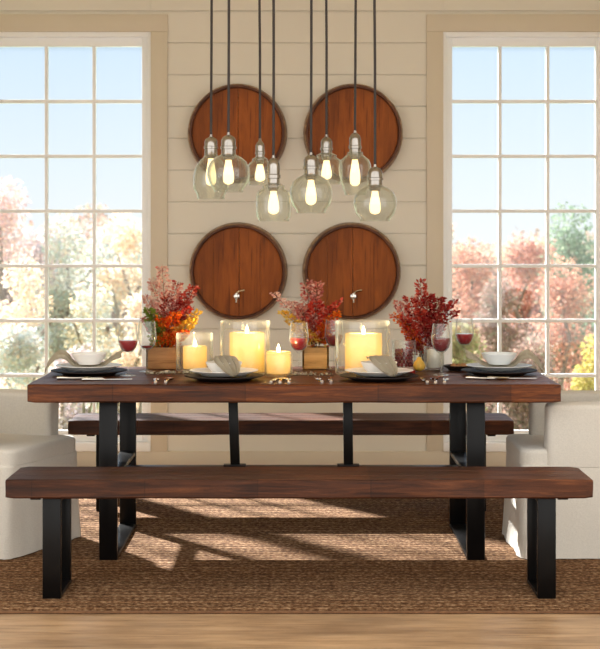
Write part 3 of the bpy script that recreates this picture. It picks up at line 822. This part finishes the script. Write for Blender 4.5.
# ---- candles in glass
def candle(px, Y, r, h, label, lit=True, z0=0.0, power=1.2):
    t = thing('pillar_candle', label, 'candle', (X(px, Y), Y, TZ+z0), 0, 'pillar candles')
    if lit:
        w = min(.014, r*.25)
        p = [(0, 0), (r-.003, 0), (r, .004), (r, h-.006), (r-.004, h), (r-w+.002, h-.003), (r-w, h-.008), (r-w, h*.28), (r-w-.01, h*.24), (0, h*.22)]
    else:
        p = [(0, 0), (r-.003, 0), (r, .004), (r, h-.005), (r-.005, h), (r*.4, h-.002), (0, h-.006)]
    obj('wax', lathe(p, 48), M['wax' if lit else 'wax_white'], t, 50)
    zb = h*.22 if lit else h-.008
    bm = bmesh.new(); add_tube(bm, [(0, 0, zb), (0, 0, (h-.01) if lit else h+.012)], .0015, 6); obj('wick', bm, M['wick'], t, 60)
    if lit:
        obj('flame', lathe([(0, h-.012), (.005, h-.006), (.0085, h+.004), (.0075, h+.012), (.004, h+.023), (0, h+.034)], 16), M['flame'], t, 60)
        lt = bpy.data.lights.new('candle_light', 'POINT'); lt.energy = power; lt.color = (1, .74, .40); lt.shadow_soft_size = .012
        lo = bpy.data.objects.new('candle_light', lt); C.objects.link(lo); lo.location = (X(px, Y), Y, TZ+z0+h*.62)
def hurricane(px, Y, r, h, label, cat='hurricane', name='hurricane_vase'):
    p = [(0, 0), (r-.006, 0), (r, .006), (r, h-.003), (r-.002, h), (r-.005, h-.002), (r-.005, .014), (r-.012, .009), (0, .009)]
    o = obj(name, lathe(p, 56), M['glass'], None, 50, (X(px, Y), Y, TZ)); tag(o, label, cat, 'glass candle holders')
hurricane(194.5, 7.87, .085, .175, 'small glass hurricane around the leftmost lit candle')
candle(195, 7.87, .055, .105, 'leftmost lit pillar candle, beside the brown flower box', z0=.0095, power=4.5)
hurricane(245, 7.70, .113, .24, 'large glass hurricane left of the central bouquet')
candle(247, 7.70, .079, .178, 'tall lit pillar candle left of the central bouquet', z0=.0095, power=9)
hurricane(278.5, 7.58, .062, .098, 'low glass cup around the short candle in the middle', 'candle cup', 'candle_cup')
candle(278.5, 7.58, .054, .10, 'short lit candle left of the central wine glass', z0=.0095, power=6)
hurricane(362.5, 7.69, .123, .24, 'large glass hurricane right of the central bouquet')
candle(363.5, 7.69, .083, .175, 'tall lit pillar candle right of the central bouquet', z0=.0095, power=9)
hurricane(434, 7.92, .047, .11, 'small glass cup around the unlit white candle', 'candle cup', 'candle_cup')
candle(434, 7.92, .034, .085, 'unlit white candle in a small glass cup by the right wine glass', lit=False, z0=.0095)

# ---- flower boxes and vases
def flower_box(px, Y, w, h, m, label):
    t = thing('flower_box', label, 'flower box', (X(px, Y), Y, TZ))
    a = w/2; bm = bmesh.new()
    for k in range(4):
        b = box(-a, a, -a, -a+.01, 0, h, bev=.002); merge(bm, b, Matrix.Rotation(k*PI/2, 4, 'Z'))
    add_box(bm, -a+.004, a-.004, -a+.004, a-.004, .001, .012)
    obj('body', bm, M[m], t, 30)
    obj('soil', box(-a+.008, a-.008, -a+.008, a-.008, .010, h*.8, bev=.004), M['stem'], t)
flower_box(165, 8.05, .165, .10, 'box_brown', 'square brown wooden flower box under the left bouquet')
flower_box(315.5, 8.03, .125, .10, 'box', 'square golden wooden flower box under the central bouquet')
hurricane(424, 8.04, .045, .17, 'slim clear glass vase under the right bouquet', 'vase', 'glass_vase')
hurricane(404, 7.99, .056, .135, 'clear glass vase of dark red berries beside the right large hurricane', 'vase', 'glass_vase')
rb = random.Random(5); bx_, by_ = X(404, 7.99), 7.99
bproto = None
lay = [(0, 0)]+[(.017+.0, k*PI/3) for k in range(6)]+[(.036, k*PI/6+.2) for k in range(12)]
for l_ in range(5):
    for r_, a_ in lay:
        if r_ == 0 or (r_ < .03): continue
        if bproto is None:
            o = obj('berry', lathe([(0, -.009), (.006, -.0068), (.009, 0), (.006, .0068), (0, .009)], 12), M['berry'], None, 80); bproto = o
        else:
            o = bproto.copy(); C.objects.link(o)
        o.location = (bx_+r_*math.cos(a_+l_*.26), by_+r_*math.sin(a_+l_*.26), TZ+.0185+l_*.0165)
        tag(o, 'dark red berry in the clear glass vase beside the right hurricane', 'berry', 'berries in the glass vase')

def bouquet(px, Y, z0, branches, label, seed):
    """branches: (tip px, tip py, colours, spread, leaf count, droop)"""
    rnd = random.Random(seed)
    base = Vector((X(px, Y), Y, TZ+z0))
    t = thing('bouquet', label, 'bouquet', base)
    for i, (tx_, tp, cols, spr, cnt) in enumerate(branches):
        dy = rnd.uniform(-.055, .055) if cols not in (FO, FY, FG) else rnd.uniform(-.075, -.04)
        tip = at(tx_, tp, Y+dy)-base
        b0 = Vector((rnd.uniform(-.015, .015), rnd.uniform(-.015, .015), 0))
        c1 = Vector((b0.x+tip.x*.25, b0.y+tip.y*.3, tip.z*.5))
        P = lambda u: b0*(1-u)**2+c1*2*u*(1-u)+tip*u*u
        bm = bmesh.new(); add_tube(bm, [P(k/7) for k in range(8)], [.0022-.0002*k for k in range(8)], 6)
        br = obj('branch', bm, M['stem'], t, 60)
        bm = bmesh.new()
        for k in range(int(cnt*2.4)):
            u = .22+.78*rnd.random()**.85
            a = rnd.uniform(0, 2*PI); rr = spr*1.12*(1.15-u*.85)*rnd.random()**.5
            p = P(u)+Vector((math.cos(a)*rr, math.sin(a)*rr*.8, rnd.uniform(-.4, .4)*rr))
            d = Vector((math.cos(a), math.sin(a), rnd.uniform(-.2, 1.1)))
            leaf(bm, p, d, rnd.uniform(.013, .024), rnd, .65)
        # short twigs that carry the leaves
        for k in range(10):
            u = .4+.055*k; a = rnd.uniform(0, 2*PI); rr = spr*(1.15-u*.85)*.8
            add_tube(bm, [P(u), P(u)+Vector((math.cos(a)*rr, math.sin(a)*rr*.8, rr*.5))], [.0012, .0007], 4)
        obj('leaf_spray', bm, leafy('spray_%d_%d' % (seed, i), cols, .35), br, 0)
FP = [(226, 164, 148), (244, 216, 198), (198, 112, 102), (248, 232, 214)]
FR = [(190, 40, 34), (222, 96, 76), (150, 22, 28), (238, 160, 136)]
FO = [(222, 84, 30), (236, 128, 40), (204, 56, 28), (240, 160, 70)]
FY = [(232, 190, 60), (240, 206, 96), (222, 168, 50), (244, 222, 140)]
FG = [(110, 134, 50), (142, 160, 70), (92, 112, 42), (164, 172, 90)]
FD = [(150, 30, 34), (190, 66, 60), (104, 14, 24), (214, 116, 100)]
FM = [(206, 104, 96), (236, 176, 156), (168, 56, 60), (244, 212, 192)]
bouquet(165, 8.05, .085, [
    (162, 267, FP, .05, 150), (152, 280, FP, .05, 140), (178, 282, FM, .045, 150), (194, 287, FR, .045, 150),
    (168, 297, FR, .06, 170), (184, 302, FR, .055, 170), (176, 314, FO, .055, 170), (162, 318, FO, .055, 160), (150, 322, FG, .05, 150), (190, 308, FR, .04, 120), (200, 312, FY, .03, 90), (170, 334, FO, .06, 150),
    (194, 320, FY, .05, 140), (147, 309, FG, .045, 140), (156, 328, FG, .045, 120), (142, 318, FM, .03, 60), (146, 297, FP, .045, 130), (186, 332, FO, .05, 130)],
    'pink, red and orange autumn bouquet in the brown box, leftmost', 21)
bouquet(315.5, 8.03, .085, [
    (306, 281, FM, .05, 150), (318, 283, FM, .045, 130), (292, 303, FP, .05, 150), (272, 292, FP, .03, 70), (282, 312, FY, .045, 110),
    (300, 306, FM, .055, 160), (316, 302, FR, .06, 180), (330, 308, FR, .055, 160), (338, 313, FO, .04, 100),
    (308, 320, FR, .055, 150), (324, 326, FO, .05, 130), (294, 326, FY, .05, 120), (340, 300, FR, .03, 60)],
    'red and pink autumn bouquet in the golden box, at the middle', 22)
bouquet(424, 8.04, .03, [
    (420, 280, FR, .045, 150), (409, 298, FR, .055, 170), (397, 302, FM, .045, 140), (392, 314, FO, .035, 90), (404, 318, FR, .055, 160),
    (428, 296, FD, .055, 180), (440, 298, FD, .05, 170), (448, 304, FD, .04, 110), (455, 301, FD, .018, 50), (456, 312, FD, .02, 50),
    (432, 314, FD, .055, 170), (420, 310, FR, .06, 180), (440, 320, FD, .045, 120), (412, 330, FR, .04, 90)],
    'deep red autumn bouquet in the slim glass vase, rightmost', 23)

# ---- small loose things on the table
def gourd(px, Y, label):
    t = thing('gourd', label, 'gourd', (X(px, Y), Y, TZ))
    b = lathe([(0, .001), (.012, 0), (.024, .009), (.028, .024), (.022, .04), (.012, .052), (.009, .062), (0, .065)], 30)
    for v in b.verts:
        a = math.atan2(v.co.y, v.co.x); k = 1+.06*math.cos(9*a); v.co.x *= k; v.co.y *= k
    obj('flesh', b, M['gourd'], t, 60)
    bm = bmesh.new(); add_tube(bm, [(0, 0, .062), (.002, 0, .072), (.008, 0, .08)], [.004, .003, .003], 6); obj('stalk', bm, M['stem'], t, 60)
gourd(419, 7.86, 'small yellow gourd in front of the slim glass vase')
o = plate(X(459, 7.9), 7.9, 'small dark plate of nuts left of the right end charger', z=0, m='pewter', r=.075)
o['group'] = 'side plates'
rn = random.Random(9); npro = None
for k, (dx, dy) in enumerate([(0, 0), (.028, .012), (-.027, .014), (.012, -.026), (-.02, -.022), (.02, .036)]):
    if npro is None:
        npro = o = obj('nut', lathe([(0, -.011), (.008, -.009), (.012, -.001), (.010, .006), (.004, .012), (0, .014)], 14), M['nut'], None, 60)
    else: o = npro.copy(); C.objects.link(o)
    o.location = (X(459, 7.9)+dx, 7.9+dy, TZ+.0178); o.rotation_euler = (.3*k, 0, k)
    tag(o, 'brown nut on the small dark plate', 'nut', 'nuts on the small plate')
def sprig(px, Y, ln, ang, cols, label, seed):
    rnd = random.Random(seed); t = thing('leaf_sprig', label, 'sprig', (X(px, Y), Y, TZ), ang)
    bm = bmesh.new(); P = [(-ln/2+ln*k/6, .012*math.sin(k*1.3), .0035) for k in range(7)]
    add_tube(bm, P, .0025, 6); obj('stem', bm, M['stem'], t, 60)
    bm = bmesh.new()
    for k in range(34):
        p = Vector(P[0]).lerp(Vector(P[-1]), rnd.random()); p.z = .004; p.y += rnd.uniform(-.008, .008)
        leaf(bm, p, Vector((rnd.uniform(-.6, 1), rnd.choice((-1, 1))*rnd.uniform(.4, 1), rnd.uniform(.05, .5))), rnd.uniform(.02, .038), rnd, .5)
    obj('leaves', bm, leafy('sprig_%d' % seed, cols, .3), t, 0)
FS = [(190, 184, 160), (214, 206, 184), (160, 152, 126), (226, 220, 204)]
sprig(170, 7.66, .22, .1, FS, 'silvery leaf sprig lying in front of the brown flower box', 31)
sprig(310, 7.56, .21, -.1, FS, 'silvery leaf sprig lying in front of the golden flower box', 32)
sprig(406, 7.62, .1, .5, FD, 'small dark red sprig lying right of the right hurricane', 33)

# ------------------------------------------------------------------ light, sky, camera
sun = bpy.data.lights.new('sun', 'SUN'); sun.energy = 20.0; sun.angle = math.radians(1.9); sun.color = (1, .985, .965)
so = bpy.data.objects.new('sun', sun); C.objects.link(so)
so.rotation_euler = Vector((.70, -1, -.75)).to_track_quat('-Z', 'Y').to_euler()

wd = bpy.data.worlds.new('sky'); bpy.context.scene.world = wd; wd.use_nodes = True
nt = wd.node_tree; nt.nodes.clear()
out = nt.nodes.new('ShaderNodeOutputWorld'); bg = nt.nodes.new('ShaderNodeBackground')
tc = nt.nodes.new('ShaderNodeTexCoord'); sp = nt.nodes.new('ShaderNodeSeparateXYZ')
L(nt, tc.outputs['Generated'], sp.inputs[0])
# clear blue above the garden, paler to the horizon
r1 = ramp(nt, [(0.0, (.90, .95, .98)), (.04, (.80, .91, .99)), (.14, (.55, .76, .97)), (.6, (.34, .56, .92))])
L(nt, sp.outputs['Z'], r1.inputs['Fac'])
# added room fill: a brighter, slightly warm half of the world behind the camera
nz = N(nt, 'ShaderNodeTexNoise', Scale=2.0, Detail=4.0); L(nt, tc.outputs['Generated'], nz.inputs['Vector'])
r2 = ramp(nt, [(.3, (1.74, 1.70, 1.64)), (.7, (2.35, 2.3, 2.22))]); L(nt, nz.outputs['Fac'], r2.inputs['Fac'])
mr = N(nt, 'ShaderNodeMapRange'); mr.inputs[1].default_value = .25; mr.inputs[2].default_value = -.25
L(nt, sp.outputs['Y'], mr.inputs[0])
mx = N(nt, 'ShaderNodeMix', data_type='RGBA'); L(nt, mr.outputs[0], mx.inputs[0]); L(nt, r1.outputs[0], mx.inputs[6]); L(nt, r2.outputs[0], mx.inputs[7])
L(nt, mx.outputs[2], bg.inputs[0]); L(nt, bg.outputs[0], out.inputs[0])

cam = bpy.data.cameras.new('camera'); co = bpy.data.objects.new('camera', cam); C.objects.link(co)
co.location = (0, 0, CAMH); co.rotation_euler = (PI/2, 0, 0)
cam.sensor_fit = 'VERTICAL'; cam.sensor_height = 36; cam.sensor_width = 36
cam.lens = 36*F/649; cam.shift_y = -(324.5-HZ)/649
cam.clip_end = 2000
cam.dof.use_dof = True; cam.dof.focus_distance = 7.4; cam.dof.aperture_fstop = 7
sc = bpy.context.scene
sc.camera = co
sc.view_settings.view_transform = 'Standard'; sc.view_settings.look = 'None'
sc.view_settings.gamma = 1; sc.view_settings.use_curve_mapping = False
sc.view_settings.exposure = 0.0
sc.cycles.use_denoising = True
sc.cycles.max_bounces = 10; sc.cycles.transparent_max_bounces = 32
sc.cycles.caustics_reflective = False; sc.cycles.caustics_refractive = False
sc.cycles.sample_clamp_indirect = 4.0
